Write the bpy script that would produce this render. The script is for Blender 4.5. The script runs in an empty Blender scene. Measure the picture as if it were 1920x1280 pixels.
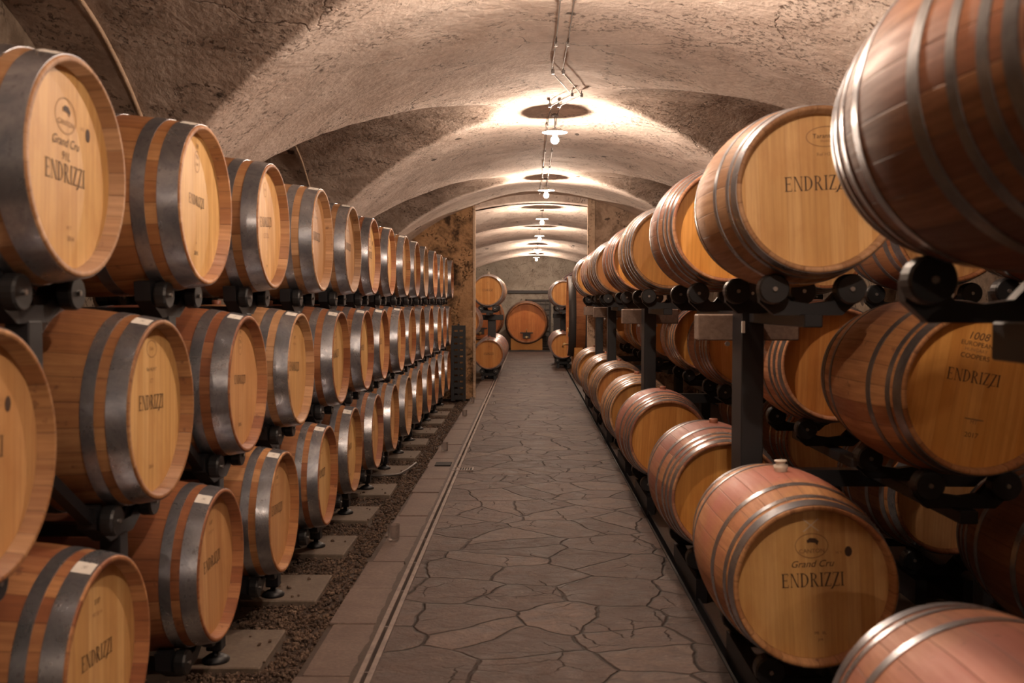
import bpy, math, random
from math import pi, sin, cos, tan, atan, atan2, sqrt, radians
from mathutils import Vector, Matrix, noise
random.seed(7)
S = bpy.context.scene
COL = S.collection
EYE = 1.62                     # camera height above the floor
F = 1867.0                     # focal length in pixels of the 1920 px frame

# ------------------------------------------------------------------ camera
cam_d = bpy.data.cameras.new('camera')
cam = bpy.data.objects.new('camera', cam_d)
COL.objects.link(cam)
cam_d.sensor_width = 36
cam_d.lens = F / 1920 * 36
cam.location = (0, 0, EYE)
cam.rotation_euler = (pi/2 - atan(72/F), 0, atan(33/F))
cam_d.clip_start = .05
cam_d.dof.use_dof = True
cam_d.dof.focus_distance = 10.5
cam_d.dof.aperture_fstop = 3.6
S.camera = cam
# ------------------------------------------------------------------ world, exposure
w = bpy.data.worlds.new('world'); S.world = w; w.use_nodes = True
w.node_tree.nodes['Background'].inputs[0].default_value = (.9, .7, .6, 1)
w.node_tree.nodes['Background'].inputs[1].default_value = .001
S.view_settings.view_transform = 'Standard'
S.view_settings.look = 'None'
S.view_settings.gamma = 1
S.view_settings.use_curve_mapping = False
S.view_settings.exposure = 1.12
BULB_WATTS = 62.0
BULB_COL = (1.0, .77, .60, 1)
LAMP_X = .22
LAMP_Y = [-5.6, 1.5, 4.62, 8.8, 13.3, 17.8, 22.3, 28.0, 32.9]

# ------------------------------------------------------------------ node helpers
def hexc(r, g, b): return (r, g, b, 1)

class NT:
    def __init__(s, name, rough=.6, metal=0.0, spec=.5):
        s.m = bpy.data.materials.new(name); s.m.use_nodes = True
        s.t = s.m.node_tree; s.b = s.t.nodes['Principled BSDF']
        s.b.inputs['Roughness'].default_value = rough
        s.b.inputs['Metallic'].default_value = metal
        s.b.inputs['Specular IOR Level'].default_value = spec
    def n(s, typ, **kw):
        nd = s.t.nodes.new(typ)
        for k, v in kw.items(): setattr(nd, k, v)
        return nd
    def l(s, a, b): s.t.links.new(a, b)
    def put(s, sock, v):
        if hasattr(v, 'is_linked') or isinstance(v, bpy.types.NodeSocket): s.l(v, sock)
        else: sock.default_value = v
    def math(s, op, a, b=0.0, c=0.0):
        nd = s.n('ShaderNodeMath', operation=op)
        s.put(nd.inputs[0], a); s.put(nd.inputs[1], b); s.put(nd.inputs[2], c)
        return nd.outputs[0]
    def vec(s, x, y, z):
        nd = s.n('ShaderNodeCombineXYZ')
        for i, v in enumerate((x, y, z)): s.put(nd.inputs[i], v)
        return nd.outputs[0]
    def coord(s, which='Object'):
        return s.n('ShaderNodeTexCoord').outputs[which]
    def sep(s, v):
        nd = s.n('ShaderNodeSeparateXYZ'); s.l(v, nd.inputs[0]); return nd.outputs
    def scale(s, v, sc, off=(0, 0, 0)):
        nd = s.n('ShaderNodeMapping'); s.l(v, nd.inputs[0])
        nd.inputs['Scale'].default_value = sc; nd.inputs['Location'].default_value = off
        return nd.outputs[0]
    def noise(s, v, scale, detail=4, rough=.55, dist=0, out='Fac'):
        nd = s.n('ShaderNodeTexNoise'); s.l(v, nd.inputs['Vector'])
        nd.inputs['Scale'].default_value = scale; nd.inputs['Detail'].default_value = detail
        nd.inputs['Roughness'].default_value = rough; nd.inputs['Distortion'].default_value = dist
        return nd.outputs[out]
    def white(s, v, dim='3D'):
        nd = s.n('ShaderNodeTexWhiteNoise', noise_dimensions=dim); s.l(v, nd.inputs['Vector' if dim != '1D' else 'W'])
        return nd.outputs['Value']
    def ramp(s, f, stops):
        nd = s.n('ShaderNodeValToRGB'); s.l(f, nd.inputs[0])
        e = nd.color_ramp.elements
        while len(e) < len(stops): e.new(.5)
        for i, (p, c) in enumerate(stops):
            e[i].position = p
            e[i].color = c if isinstance(c, tuple) else (c, c, c, 1)
        return nd.outputs[0]
    def mix(s, f, a, b, mode='MIX'):
        nd = s.n('ShaderNodeMix', data_type='RGBA', blend_type=mode)
        s.put(nd.inputs[0], f); s.put(nd.inputs[6], a); s.put(nd.inputs[7], b)
        return nd.outputs[2]
    def rand(s): return s.n('ShaderNodeObjectInfo').outputs['Random']
    def color(s, c): s.put(s.b.inputs['Base Color'], c)
    def bump(s, h, strength=.3, dist=.01):
        nd = s.n('ShaderNodeBump'); s.l(h, nd.inputs['Height'])
        nd.inputs['Strength'].default_value = strength; nd.inputs['Distance'].default_value = dist
        s.l(nd.outputs[0], s.b.inputs['Normal'])

def flat(name, c, rough=.5, metal=0.0, spec=.5):
    m = NT(name, rough, metal, spec); m.color(hexc(*c)); return m.m

# ------------------------------------------------------------------ materials
def mat_plaster(name, light, mid, dark, dirt=.35, crack=True, bumpk=1.0):
    m = NT(name, .88, spec=.2)
    P = m.coord()
    big = m.noise(P, .9, 5, .6, .6)
    med = m.noise(P, 3.2, 6, .65, .4)
    fine = m.noise(P, 26, 5, .6)
    c = m.mix(m.ramp(big, [(.34, 0.0), (.54, 1.0)]), hexc(*mid), hexc(*light))
    c = m.mix(m.ramp(med, [(.46, 0.0), (.66, dirt*1.4)]), c, hexc(*dark))
    c = m.mix(m.ramp(fine, [(.35, .22), (.58, 0.0)]), c, hexc(*dark))
    # flaking patches: dark pocks crowded along veins
    vein = m.noise(P, 1.1, 3, .5, 1.2)
    vm = m.math('ABSOLUTE', m.math('SUBTRACT', vein, .5))
    vmask = m.ramp(vm, [(.0, 1.0), (.06, 0.0)])
    pock = m.ramp(m.noise(P, 30, 4, .65), [(.54, 0.0), (.6, 1.0)])
    pm = m.math('MULTIPLY', vmask, pock)
    c = m.mix(m.math('MULTIPLY', pm, .75), c, hexc(dark[0]*.35, dark[1]*.3, dark[2]*.28))
    hole = m.ramp(m.noise(m.scale(P, (1, .45, 1)), 5.5, 2, .4), [(.735, 0.0), (.75, 1.0)])
    c = m.mix(m.math('MULTIPLY', hole, .8), c, hexc(.05, .035, .03))
    h = m.math('ADD', m.math('MULTIPLY', big, 1.2), m.math('MULTIPLY', med, .8))
    h = m.math('ADD', h, m.math('MULTIPLY', fine, .35))
    h = m.math('SUBTRACT', h, m.math('MULTIPLY', pm, .5))
    if crack:
        vn = m.n('ShaderNodeTexVoronoi', feature='DISTANCE_TO_EDGE')
        wob = m.mix(.22, P, m.noise(P, 3.5, 4, .6, out='Color'))
        m.l(wob, vn.inputs['Vector']); vn.inputs['Scale'].default_value = .75
        ck = m.ramp(vn.outputs['Distance'], [(.0, .7), (.004, 0.0)])
        gate = m.ramp(m.noise(P, .7, 2), [(.55, 0.0), (.6, 1.0)])
        ck = m.math('MULTIPLY', ck, gate)
        c = m.mix(m.math('MULTIPLY', ck, .8), c, hexc(.07, .045, .035))
        h = m.math('SUBTRACT', h, m.math('MULTIPLY', ck, .5))
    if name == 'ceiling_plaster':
        # the side vaults are tinted darker than the main vault, up to the groins
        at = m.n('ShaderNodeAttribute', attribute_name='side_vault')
        old = m.ramp(at.outputs['Fac'], [(.0, 0.0), (.12, 1.0)])  # mask of the darker side-vault tint
        side_tint = m.mix(m.ramp(med, [(.35, 0.0), (.7, 1.0)]), hexc(.50, .46, .43), hexc(.32, .28, .25))
        c = m.mix(m.math('MULTIPLY', old, .92), c, m.mix(1.0, c, side_tint, 'MULTIPLY'))
    m.color(c)
    m.bump(h, .75*bumpk, .035)
    return m.m

M = {}
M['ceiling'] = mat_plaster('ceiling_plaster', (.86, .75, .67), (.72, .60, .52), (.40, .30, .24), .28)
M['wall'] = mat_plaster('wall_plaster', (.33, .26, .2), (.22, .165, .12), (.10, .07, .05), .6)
M['endwall'] = mat_plaster('end_wall_plaster', (.42, .37, .31), (.34, .3, .25), (.22, .18, .14), .4)
M['pier'] = mat_plaster('stained_pier_plaster', (.46, .27, .14), (.30, .16, .075), (.06, .035, .02), .9, False, 1.6)
M['corner'] = mat_plaster('corner_plaster', (.6, .45, .33), (.5, .36, .25), (.3, .2, .13), .3, False)

def mat_floor():
    m = NT('crazy_paving', .5, spec=.3)
    P = m.coord()
    # broad courses that run across the aisle, broken up by wandering joints
    wob = m.noise(P, 1.6, 3, .55, out='Color')
    q = m.mix(.2, P, wob)
    q = m.scale(q, (1.2, 1.35, 1))
    v1 = m.n('ShaderNodeTexVoronoi', feature='DISTANCE_TO_EDGE', voronoi_dimensions='2D')
    m.l(q, v1.inputs['Vector']); v1.inputs['Scale'].default_value = 2.35
    v1.inputs['Randomness'].default_value = .95
    vc = m.n('ShaderNodeTexVoronoi', feature='F1', voronoi_dimensions='2D')
    m.l(q, vc.inputs['Vector']); vc.inputs['Scale'].default_value = 2.35
    vc.inputs['Randomness'].default_value = .95
    edge = m.math('ADD', v1.outputs['Distance'], m.math('MULTIPLY', m.noise(P, 16, 3), .02))
    joint = m.ramp(edge, [(.014, 1.0), (.036, 0.0)])
    cell = m.sep(vc.outputs['Color'])[0]
    c = m.ramp(cell, [(.0, (.085, .058, .051, 1)), (.5, (.12, .084, .073, 1)), (1.0, (.18, .13, .11, 1))])
    n1 = m.noise(m.scale(P, (1.8, 2.3, 1)), 3.4, 8, .7, .5)
    c = m.mix(m.ramp(n1, [(.38, .75), (.58, 0.0)]), c, hexc(.05, .033, .029))
    c = m.mix(m.ramp(m.noise(P, 1.1, 4, .6), [(.45, 0.0), (.7, .5)]), c, hexc(.055, .037, .032))
    n2 = m.noise(P, 45, 4, .6)
    c = m.mix(m.ramp(n2, [(.4, .3), (.6, 0.0)]), c, hexc(.045, .03, .026))
    thin = m.noise(m.scale(P, (1, 2.6, 1)), 2.6, 5, .6, 1.2)
    tl = m.ramp(m.math('ABSOLUTE', m.math('SUBTRACT', thin, .5)), [(.0, .4), (.012, 0.0)])
    c = m.mix(tl, c, hexc(.2, .145, .115))
    v2 = m.n('ShaderNodeTexVoronoi', feature='DISTANCE_TO_EDGE', voronoi_dimensions='2D')
    m.l(m.mix(.12, P, m.noise(P, 5, 3, .6, out='Color')), v2.inputs['Vector']); v2.inputs['Scale'].default_value = 4.3
    split = m.math('MULTIPLY', m.ramp(v2.outputs['Distance'], [(.0, 1.0), (.02, 0.0)]), m.ramp(m.noise(P, 1.7, 2), [(.5, 0.0), (.56, 1.0)]))
    joint = m.math('MAXIMUM', joint, m.math('MULTIPLY', split, .8))
    jg = m.ramp(m.noise(P, 1.3, 3), [(.34, .7), (.52, 1.0)])
    c = m.mix(m.math('MULTIPLY', joint, jg), c, hexc(.022, .014, .011))
    m.color(c)
    h = m.math('SUBTRACT', m.math('MULTIPLY', n1, .9), m.math('MULTIPLY', joint, .5))
    h = m.math('ADD', h, m.math('MULTIPLY', cell, .2))
    h = m.math('ADD', h, m.math('MULTIPLY', n2, .12))
    m.bump(h, 1.0, .03)
    m.l(m.ramp(n1, [(.3, .5), (.7, .8)]), m.b.inputs['Roughness'])
    return m.m
M['paving'] = mat_floor()

def mat_slab(name, c0, c1, c2):
    m = NT(name, .6, spec=.3)
    P = m.coord(); r = m.rand()
    n1 = m.noise(P, 3, 6, .65, .4); n2 = m.noise(P, 50, 3)
    c = m.mix(m.ramp(n1, [(.35, 0.0), (.7, 1.0)]), hexc(*c0), hexc(*c1))
    c = m.mix(m.ramp(n2, [(.42, .35), (.6, 0.0)]), c, hexc(*c2))
    m.color(c); m.bump(m.math('ADD', n1, m.math('MULTIPLY', n2, .2)), .5, .012)
    return m.m
M['kerb'] = mat_slab('kerb_stone', (.11, .075, .062), (.165, .118, .096), (.06, .042, .035))
M['pad'] = mat_slab('concrete_pad', (.13, .098, .074), (.19, .148, .115), (.08, .057, .045))
M['earth'] = mat_slab('gravel_earth', (.045, .028, .02), (.06, .04, .028), (.025, .016, .012))

def mat_gravel():
    m = NT('gravel', .75, spec=.3)
    n = m.noise(m.coord(), 17, 2, .7)
    w_ = m.white(m.scale(m.coord(), (90, 90, 90)))
    m.color(m.mix(m.ramp(w_, [(.2, 0.0), (.8, .6)]), m.ramp(n, [(.3, (.03, .018, .013, 1)), (.5, (.085, .052, .035, 1)), (.7, (.19, .125, .085, 1))]), hexc(.06, .036, .023)))
    return m.m
M['gravel'] = mat_gravel()

def mat_staves(name, cols, stain, stain_amt, nst=26, dark=.45):
    m = NT(name, .5, spec=.28)
    P = m.coord(); x, y, z = m.sep(P)[0:3]
    r = m.rand()
    ang = m.math('DIVIDE', m.math('ADD', m.math('ARCTAN2', x, z), pi), 2*pi)
    sa = m.math('MULTIPLY', ang, float(nst))
    idx = m.math('FLOOR', sa); fr = m.math('FRACT', sa)
    wv = m.white(m.vec(idx, m.math('MULTIPLY', r, 91.0), 0.0))
    c = m.ramp(wv, [(.0, hexc(*cols[0])), (.35, hexc(*cols[1])), (.7, hexc(*cols[2])), (1.0, hexc(*cols[3]))])
    # long grain
    g = m.noise(m.vec(m.math('MULTIPLY', ang, 60.0), m.math('MULTIPLY', y, 1.8), m.math('MULTIPLY', r, 30.0)), 2.2, 5, .6)
    c = m.mix(m.ramp(g, [(.35, .42), (.62, 0.0)]), c, hexc(cols[0][0]*.5, cols[0][1]*.42, cols[0][2]*.4))
    # wine stain over the belly and around the bung
    off = m.vec(m.math('MULTIPLY', r, 40.0), m.math('MULTIPLY', r, 17.0), 0.0)
    vadd = m.n('ShaderNodeVectorMath', operation='ADD'); m.l(P, vadd.inputs[0]); m.l(off, vadd.inputs[1])
    sn = m.noise(vadd.outputs[0], 4.2, 5, .62, .4)
    ay = m.math('ABSOLUTE', y)
    belly = m.math('SUBTRACT', 1.0, m.math('MULTIPLY', ay, 2.6))
    topw = m.math('MULTIPLY', m.math('ADD', z, .12), 1.6)
    sm = m.math('MULTIPLY', m.math('MAXIMUM', topw, .12), m.math('MAXIMUM', belly, .15))
    sm = m.math('ADD', sm, m.math('SUBTRACT', sn, .5))
    c = m.mix(m.math('MULTIPLY', m.ramp(sm, [(.05, 0.0), (.55, 1.0)]), stain_amt), c, hexc(*stain))
    sp = m.ramp(m.noise(vadd.outputs[0], 22, 3, .5), [(.66, 0.0), (.72, .5)])
    c = m.mix(sp, c, hexc(.12, .05, .03))
    # joints
    j = m.math('ABSOLUTE', m.math('SUBTRACT', fr, .5))
    jm = m.ramp(j, [(.475, 0.0), (.497, 1.0)])
    c = m.mix(m.math('MULTIPLY', jm, .6), c, hexc(.06, .025, .012))
    # whole barrel a touch lighter or darker
    hs = m.n('ShaderNodeHueSaturation'); m.l(c, hs.inputs['Color'])
    m.l(m.math('ADD', m.math('MULTIPLY', r, .3), .66), hs.inputs['Value'])
    m.color(hs.outputs[0])
    m.bump(m.math('SUBTRACT', m.math('MULTIPLY', g, .4), m.math('MULTIPLY', jm, 1.0)), .35, .004)
    m.l(m.ramp(g, [(.3, .62), (.7, .46)]), m.b.inputs['Roughness'])
    return m.m
M['honey'] = mat_staves('honey_oak_staves', [(.33, .135, .05), (.42, .185, .07), (.50, .24, .095), (.57, .30, .13)], (.19, .065, .04), .75)
M['tan'] = mat_staves('tan_oak_staves', [(.36, .18, .08), (.44, .235, .11), (.52, .29, .145), (.58, .34, .18)], (.26, .11, .06), .4)
M['amber'] = mat_staves('amber_oak_staves', [(.27, .095, .04), (.34, .13, .052), (.42, .18, .075), (.50, .24, .10)], (.17, .055, .04), .7)
M['wine'] = mat_staves('wine_stained_staves', [(.34, .14, .085), (.43, .19, .105), (.56, .29, .14), (.50, .235, .125)], (.40, .145, .115), .8)
M['rose'] = mat_staves('rose_and_honey_staves', [(.42, .19, .08), (.50, .245, .10), (.60, .32, .14), (.54, .27, .115)], (.44, .15, .115), .85)
M['dark'] = mat_staves('dark_brown_staves', [(.13, .05, .028), (.19, .07, .035), (.25, .10, .045), (.33, .15, .06)], (.15, .06, .05), .5)
M['cask'] = mat_staves('old_cask_staves', [(.30, .11, .04), (.36, .14, .05), (.40, .16, .06), (.44, .18, .07)], (.2, .07, .04), .3, 40)

def mat_head(name, a, b, c_, nplank=11, w=.56):
    m = NT(name, .48, spec=.4)
    P = m.coord(); x, y, z = m.sep(P)[0:3]
    r = m.rand()
    xs = m.math('ADD', m.math('MULTIPLY', x, nplank/w), m.math('MULTIPLY', r, 3.0))
    idx = m.math('FLOOR', xs); fr = m.math('FRACT', xs)
    wv = m.white(m.vec(idx, m.math('MULTIPLY', r, 57.0), 0.0))
    c = m.ramp(wv, [(.0, hexc(*a)), (.5, hexc(*b)), (1.0, hexc(*c_))])
    q = m.vec(m.math('MULTIPLY', x, 60.0), m.math('MULTIPLY', r, 33.0), m.math('MULTIPLY', z, 2.6))
    g = m.noise(q, 1.0, 5, .6, .3)
    c = m.mix(m.ramp(g, [(.38, .35), (.6, 0.0)]), c, hexc(a[0]*.62, a[1]*.5, a[2]*.42))
    bl = m.noise(m.vec(m.math('MULTIPLY', x, 3.0), m.math('MULTIPLY', r, 21.0), m.math('MULTIPLY', z, 2.0)), 2.5, 5, .6)
    c = m.mix(m.ramp(bl, [(.5, 0.0), (.75, .45)]), c, hexc(a[0]*.72, a[1]*.56, a[2]*.5))
    jm = m.ramp(m.math('ABSOLUTE', m.math('SUBTRACT', fr, .5)), [(.485, 0.0), (.499, 1.0)])
    c = m.mix(m.math('MULTIPLY', jm, .45), c, hexc(a[0]*.4, a[1]*.3, a[2]*.22))
    hs = m.n('ShaderNodeHueSaturation'); m.l(c, hs.inputs['Color'])
    m.l(m.math('ADD', m.math('MULTIPLY', r, .2), .82), hs.inputs['Value'])
    m.l(m.math('ADD', m.math('MULTIPLY', r, .015), .4925), hs.inputs['Hue'])
    m.color(hs.outputs[0])
    m.bump(m.math('SUBTRACT', m.math('MULTIPLY', g, .3), jm), .25, .002)
    return m.m
M['head'] = mat_head('oak_head', (.56, .31, .115), (.62, .36, .145), (.68, .42, .185))
M['head_orange'] = mat_head('orange_oak_head', (.52, .21, .045), (.59, .255, .06), (.65, .31, .085))
M['cask_head'] = mat_head('old_cask_head', (.58, .20, .04), (.64, .235, .05), (.70, .28, .065), 11, 1.25)
M['chime'] = M['honey']

def mat_hoop(name, lo, hi, rough, metal=.75):
    m = NT(name, rough, metal)
    P = m.coord(); r = m.rand()
    off = m.vec(m.math('MULTIPLY', r, 23.0), 0.0, m.math('MULTIPLY', r, 11.0))
    va = m.n('ShaderNodeVectorMath', operation='ADD'); m.l(P, va.inputs[0]); m.l(off, va.inputs[1])
    n1 = m.noise(va.outputs[0], 7, 6, .7, .5); n2 = m.noise(va.outputs[0], 60, 3)
    c = m.mix(m.ramp(n1, [(.35, 0.0), (.65, 1.0)]), hexc(*lo), hexc(*hi))
    sp = m.ramp(n2, [(.62, 0.0), (.68, 1.0)])
    c = m.mix(m.math('MULTIPLY', sp, .35), c, hexc(.09, .075, .07))
    m.color(c)
    m.l(m.ramp(n1, [(.3, rough+.14), (.7, rough-.05)]), m.b.inputs['Roughness'])
    m.bump(n1, .07, .004)
    return m.m
M['hoop'] = mat_hoop('galvanised_hoop', (.24, .25, .28), (.46, .465, .49), .27, .88)
M['hoop_dark'] = mat_hoop('dull_dark_hoop', (.11, .105, .105), (.2, .19, .185), .42)
M['iron'] = flat('black_steel', (.007, .007, .009), .5, 0, .5)
M['rubber'] = flat('black_rubber', (.008, .008, .009), .45)
M['bolt'] = flat('zinc_bolt', (.45, .43, .41), .35, 1)
M['steel'] = mat_hoop('stainless_strip', (.2, .165, .15), (.36, .30, .27), .36, .5)
M['ink'] = flat('branded_ink', (.055, .028, .016), .7)
M['ink_faint'] = flat('faint_branding', (.23, .12, .05), .7)
M['paper'] = flat('white_paper', (.72, .68, .62), .7)
M['chalk'] = flat('chalk', (.6, .5, .38), .9)
M['silicone'] = flat('pale_silicone', (.55, .48, .4), .35)
M['bungwood'] = flat('red_brown_bung', (.25, .09, .05), .5)
M['timber'] = mat_slab('grey_timber', (.16, .11, .085), (.22, .16, .125), (.09, .06, .045))
M['block'] = mat_slab('orange_timber', (.60, .27, .07), (.68, .34, .10), (.4, .16, .04))
M['slot'] = flat('dark_slot', (.01, .008, .007), .8)
M['enamel'] = flat('white_enamel', (.8, .78, .74), .35)
M['wire'] = flat('wire_steel', (.16, .14, .13), .55, .5)
M['brass'] = flat('brass', (.55, .42, .22), .3, 1)
M['oldpaint'] = flat('old_grey_iron', (.045, .04, .04), .6)
gm = NT('clear_glass', .02); gm.b.inputs['Transmission Weight'].default_value = 1; gm.b.inputs['IOR'].default_value = 1.2; gm.b.inputs['Alpha'].default_value = .6
M['glass'] = gm.m
BR = .034
bm_ = NT('lit_bulb'); bm_.color(hexc(1, 1, 1)); bm_.b.inputs['Emission Color'].default_value = BULB_COL
bm_.b.inputs['Emission Strength'].default_value = BULB_WATTS / (pi * 4*pi*BR*BR)
M['bulb'] = bm_.m
mb = NT('purple_cask_head', .6); mb.color(hexc(.10, .06, .06)); M['darkcask'] = mb.m

# ------------------------------------------------------------------ mesh builder
class MB:
    def __init__(s): s.v = []; s.f = []; s.mi = []; s.sm = []; s.cur = 0; s.smooth = False; s.T = None
    def add(s, vs, fs, mi=None, smooth=None):
        o = len(s.v)
        if s.T is not None: vs = [tuple(s.T @ Vector(p)) for p in vs]
        s.v += [tuple(p) for p in vs]
        s.f += [tuple(i+o for i in f) for f in fs]
        s.mi += [s.cur if mi is None else mi]*len(fs)
        s.sm += [s.smooth if smooth is None else smooth]*len(fs)
        return s
    def box(s, a, b, ch=0.0, mi=None):
        x0, y0, z0 = a; x1, y1, z1 = b
        if ch <= 0:
            v = [(x0,y0,z0),(x1,y0,z0),(x1,y1,z0),(x0,y1,z0),(x0,y0,z1),(x1,y0,z1),(x1,y1,z1),(x0,y1,z1)]
            f = [(0,3,2,1),(4,5,6,7),(0,1,5,4),(1,2,6,5),(2,3,7,6),(3,0,4,7)]
            return s.add(v, f, mi, False)
        # chamfered: prism of octagonal section in z with inset top/bottom
        def ring(z, i):
            c = ch
            return [(x0+c+i,y0+i,z),(x1-c-i,y0+i,z),(x1-i,y0+c+i,z),(x1-i,y1-c-i,z),(x1-c-i,y1-i,z),(x0+c+i,y1-i,z),(x0+i,y1-c-i,z),(x0+i,y0+c+i,z)]
        v = ring(z0, ch*.7) + ring(z0+ch, 0) + ring(z1-ch, 0) + ring(z1, ch*.7)
        f = [tuple(range(7, -1, -1)), tuple(range(24, 32))]
        for k in range(3):
            for i in range(8):
                j = (i+1) % 8; f.append((k*8+i, k*8+j, k*8+8+j, k*8+8+i))
        return s.add(v, f, mi, False)
    def lathe(s, prof, n=32, axis='Z', closed=False, mi=None, smooth=True, c=(0,0,0), caps=True):
        """prof: list of (r, t) along the axis."""
        v = []
        for r, t in prof:
            for i in range(n):
                a = 2*pi*i/n
                if axis == 'Z': p = (r*cos(a), r*sin(a), t)
                elif axis == 'Y': p = (r*sin(a), t, r*cos(a))
                else: p = (t, r*cos(a), r*sin(a))
                v.append((p[0]+c[0], p[1]+c[1], p[2]+c[2]))
        f = []; m = len(prof)
        for k in range(m if closed else m-1):
            k2 = (k+1) % m
            for i in range(n):
                j = (i+1) % n
                f.append((k*n+i, k*n+j, k2*n+j, k2*n+i))
        s.add(v, f, mi, smooth)
        if caps and not closed:
            o = len(s.v) - len(v)
            s.f += [tuple(o+i for i in range(n-1, -1, -1)), tuple(o+(m-1)*n+i for i in range(n))]
            s.mi += [s.cur if mi is None else mi]*2; s.sm += [False]*2
        return s
    def tube(s, pts, r, n=8, mi=None):
        pts = [Vector(p) for p in pts]; v = []
        up = Vector((0, 0, 1))
        for i, p in enumerate(pts):
            d = (pts[min(i+1, len(pts)-1)] - pts[max(i-1, 0)]).normalized()
            a = d.cross(up)
            if a.length < .05: a = d.cross(Vector((1, 0, 0)))
            a.normalize(); b = a.cross(d)
            for k in range(n):
                t = 2*pi*k/n; v.append(p + a*r*cos(t) + b*r*sin(t))
        f = []
        for i in range(len(pts)-1):
            for k in range(n):
                j = (k+1) % n; f.append((i*n+k, i*n+j, (i+1)*n+j, (i+1)*n+k))
        f += [tuple(range(n-1, -1, -1)), tuple((len(pts)-1)*n+k for k in range(n))]
        return s.add(v, f, mi, True)
    def bar(s, p, q, w, h, mi=None):
        """square bar from p to q"""
        p = Vector(p); q = Vector(q); d = (q-p).normalized()
        a = d.cross(Vector((1, 0, 0)))
        if a.length < .1: a = d.cross(Vector((0, 0, 1)))
        a.normalize(); b = a.cross(d)
        v = [p+a*i*w/2+b*j*h/2 for i, j in ((-1,-1),(1,-1),(1,1),(-1,1))] + [q+a*i*w/2+b*j*h/2 for i, j in ((-1,-1),(1,-1),(1,1),(-1,1))]
        return s.add(v, [(3,2,1,0),(4,5,6,7),(0,1,5,4),(1,2,6,5),(2,3,7,6),(3,0,4,7)], mi, False)
    def mesh(s, name, mats):
        me = bpy.data.meshes.new(name)
        me.from_pydata(s.v, [], s.f)
        for m in (mats if isinstance(mats, (list, tuple)) else [mats]): me.materials.append(m)
        me.polygons.foreach_set('material_index', s.mi)
        me.polygons.foreach_set('use_smooth', s.sm)
        me.update()
        import bmesh
        b = bmesh.new(); b.from_mesh(me); bmesh.ops.recalc_face_normals(b, faces=b.faces[:]); b.to_mesh(me); b.free()
        return me

def link(name, me, parent=None, loc=(0, 0, 0)):
    o = bpy.data.objects.new(name, me); COL.objects.link(o); o.location = loc
    if parent: o.parent = parent
    return o
def put(name, mb_, mats, parent=None, loc=(0, 0, 0), kind=None):
    o = link(name, mb_.mesh(name, mats), parent, loc)
    if kind: o['kind'] = kind
    return o
def empty(name, loc=(0, 0, 0), rz=0):
    o = bpy.data.objects.new(name, None); COL.objects.link(o)
    o.location = loc; o.rotation_euler = (0, 0, rz); o.empty_display_size = .1
    return o
def tag(o, label, cat, group=None, kind=None):
    o['label'] = label; o['category'] = cat
    if group: o['group'] = group
    if kind: o['kind'] = kind
    return o
def kids(o): return [c for c in bpy.data.objects if c.parent == o]
CH = {}
def copy_tree(o, parent=None):
    c = o.copy(); COL.objects.link(c)
    if parent: c.parent = parent
    if o.name not in CH: CH[o.name] = kids(o)
    for ch in CH[o.name]: copy_tree(ch, c)
    return c
ORD = ['first', 'second', 'third', 'fourth', 'fifth', 'sixth', 'seventh', 'eighth', 'ninth', 'tenth', 'eleventh', 'twelfth', 'thirteenth', 'fourteenth', 'fifteenth', 'sixteenth']

# ------------------------------------------------------------------ the vaulted room
XC = .2; XL, XR = -2.6, 3.0; YN, YA, YA2, YE = -6.5, 16.8, 17.2, 35.6
def sstep(a, b, t):
    t = max(0, min(1, (t-a)/(b-a))); return t*t*(3-2*t)
LUN_L = [-5.4, -.6, 4.15, 8.6, 13.3]; LUN_R = [-6.0, -1.4, 3.35, 8.05, 12.8]
def ceil_h(x, y, rough=True, mask=False):
    if y < (YA+YA2)/2:
        c = EYE + 1.67 + .16*sstep(13.4, 15.8, y); R = 3.47
        dx = x - XC
        h = c - (R - sqrt(R*R - dx*dx))
        RL = 2.27; diff = -1.0 + 0*h
        if mask:
            for yc in (LUN_L if dx < 0 else LUN_R):
                u = abs(y - yc)
                if u < RL - .02: diff = max(diff, c - .012*abs(dx) - .01 - (RL - sqrt(RL*RL - u*u)) - h)
            return diff
        for k in range(-3, 2):
            yc = LUN_L[k+3] if dx < 0 else LUN_R[k+3]
            u = abs(y - yc)
            if u < RL - .02:
                hl = c - .012*abs(dx) - .01 - (RL - sqrt(RL*RL - u*u))
                h = max(h, hl)
    else:
        c = EYE + 1.66 + .055*cos(2*pi*(y-17.8)/4.5); R = 5.6
        dx = x - XC
        h = c - (R - sqrt(R*R - dx*dx)) - .03*abs(dx)*(1-cos(2*pi*(y-17.8)/4.5))/2
    if rough:
        p = Vector((x*.9, y*.9, 3.1))
        h += noise.noise(p)*.022 + noise.noise(p*3.7)*.008
    return h

def grid(name, xs, ys, fn, mat, flip=False):
    nx, ny = len(xs), len(ys)
    v = [fn(x, y) for y in ys for x in xs]
    f = [(j*nx+i, j*nx+i+1, (j+1)*nx+i+1, (j+1)*nx+i) for j in range(ny-1) for i in range(nx-1)]
    me = bpy.data.meshes.new(name); me.from_pydata(v, [], f); me.materials.append(mat)
    me.polygons.foreach_set('use_smooth', [True]*len(f)); me.update()
    o = link(name, me); o['kind'] = 'structure'
    return o
def lin(a, b, step):
    n = max(1, int(round((b-a)/step))); return [a+(b-a)*i/n for i in range(n+1)]
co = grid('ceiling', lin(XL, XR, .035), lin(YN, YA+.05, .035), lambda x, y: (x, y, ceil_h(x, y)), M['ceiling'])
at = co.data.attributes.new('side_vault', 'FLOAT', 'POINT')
at.data.foreach_set('value', [max(-1, min(1, ceil_h(v.co.x, v.co.y, False, True)*5 + .05*noise.noise(v.co*2.3))) for v in co.data.vertices])
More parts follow.
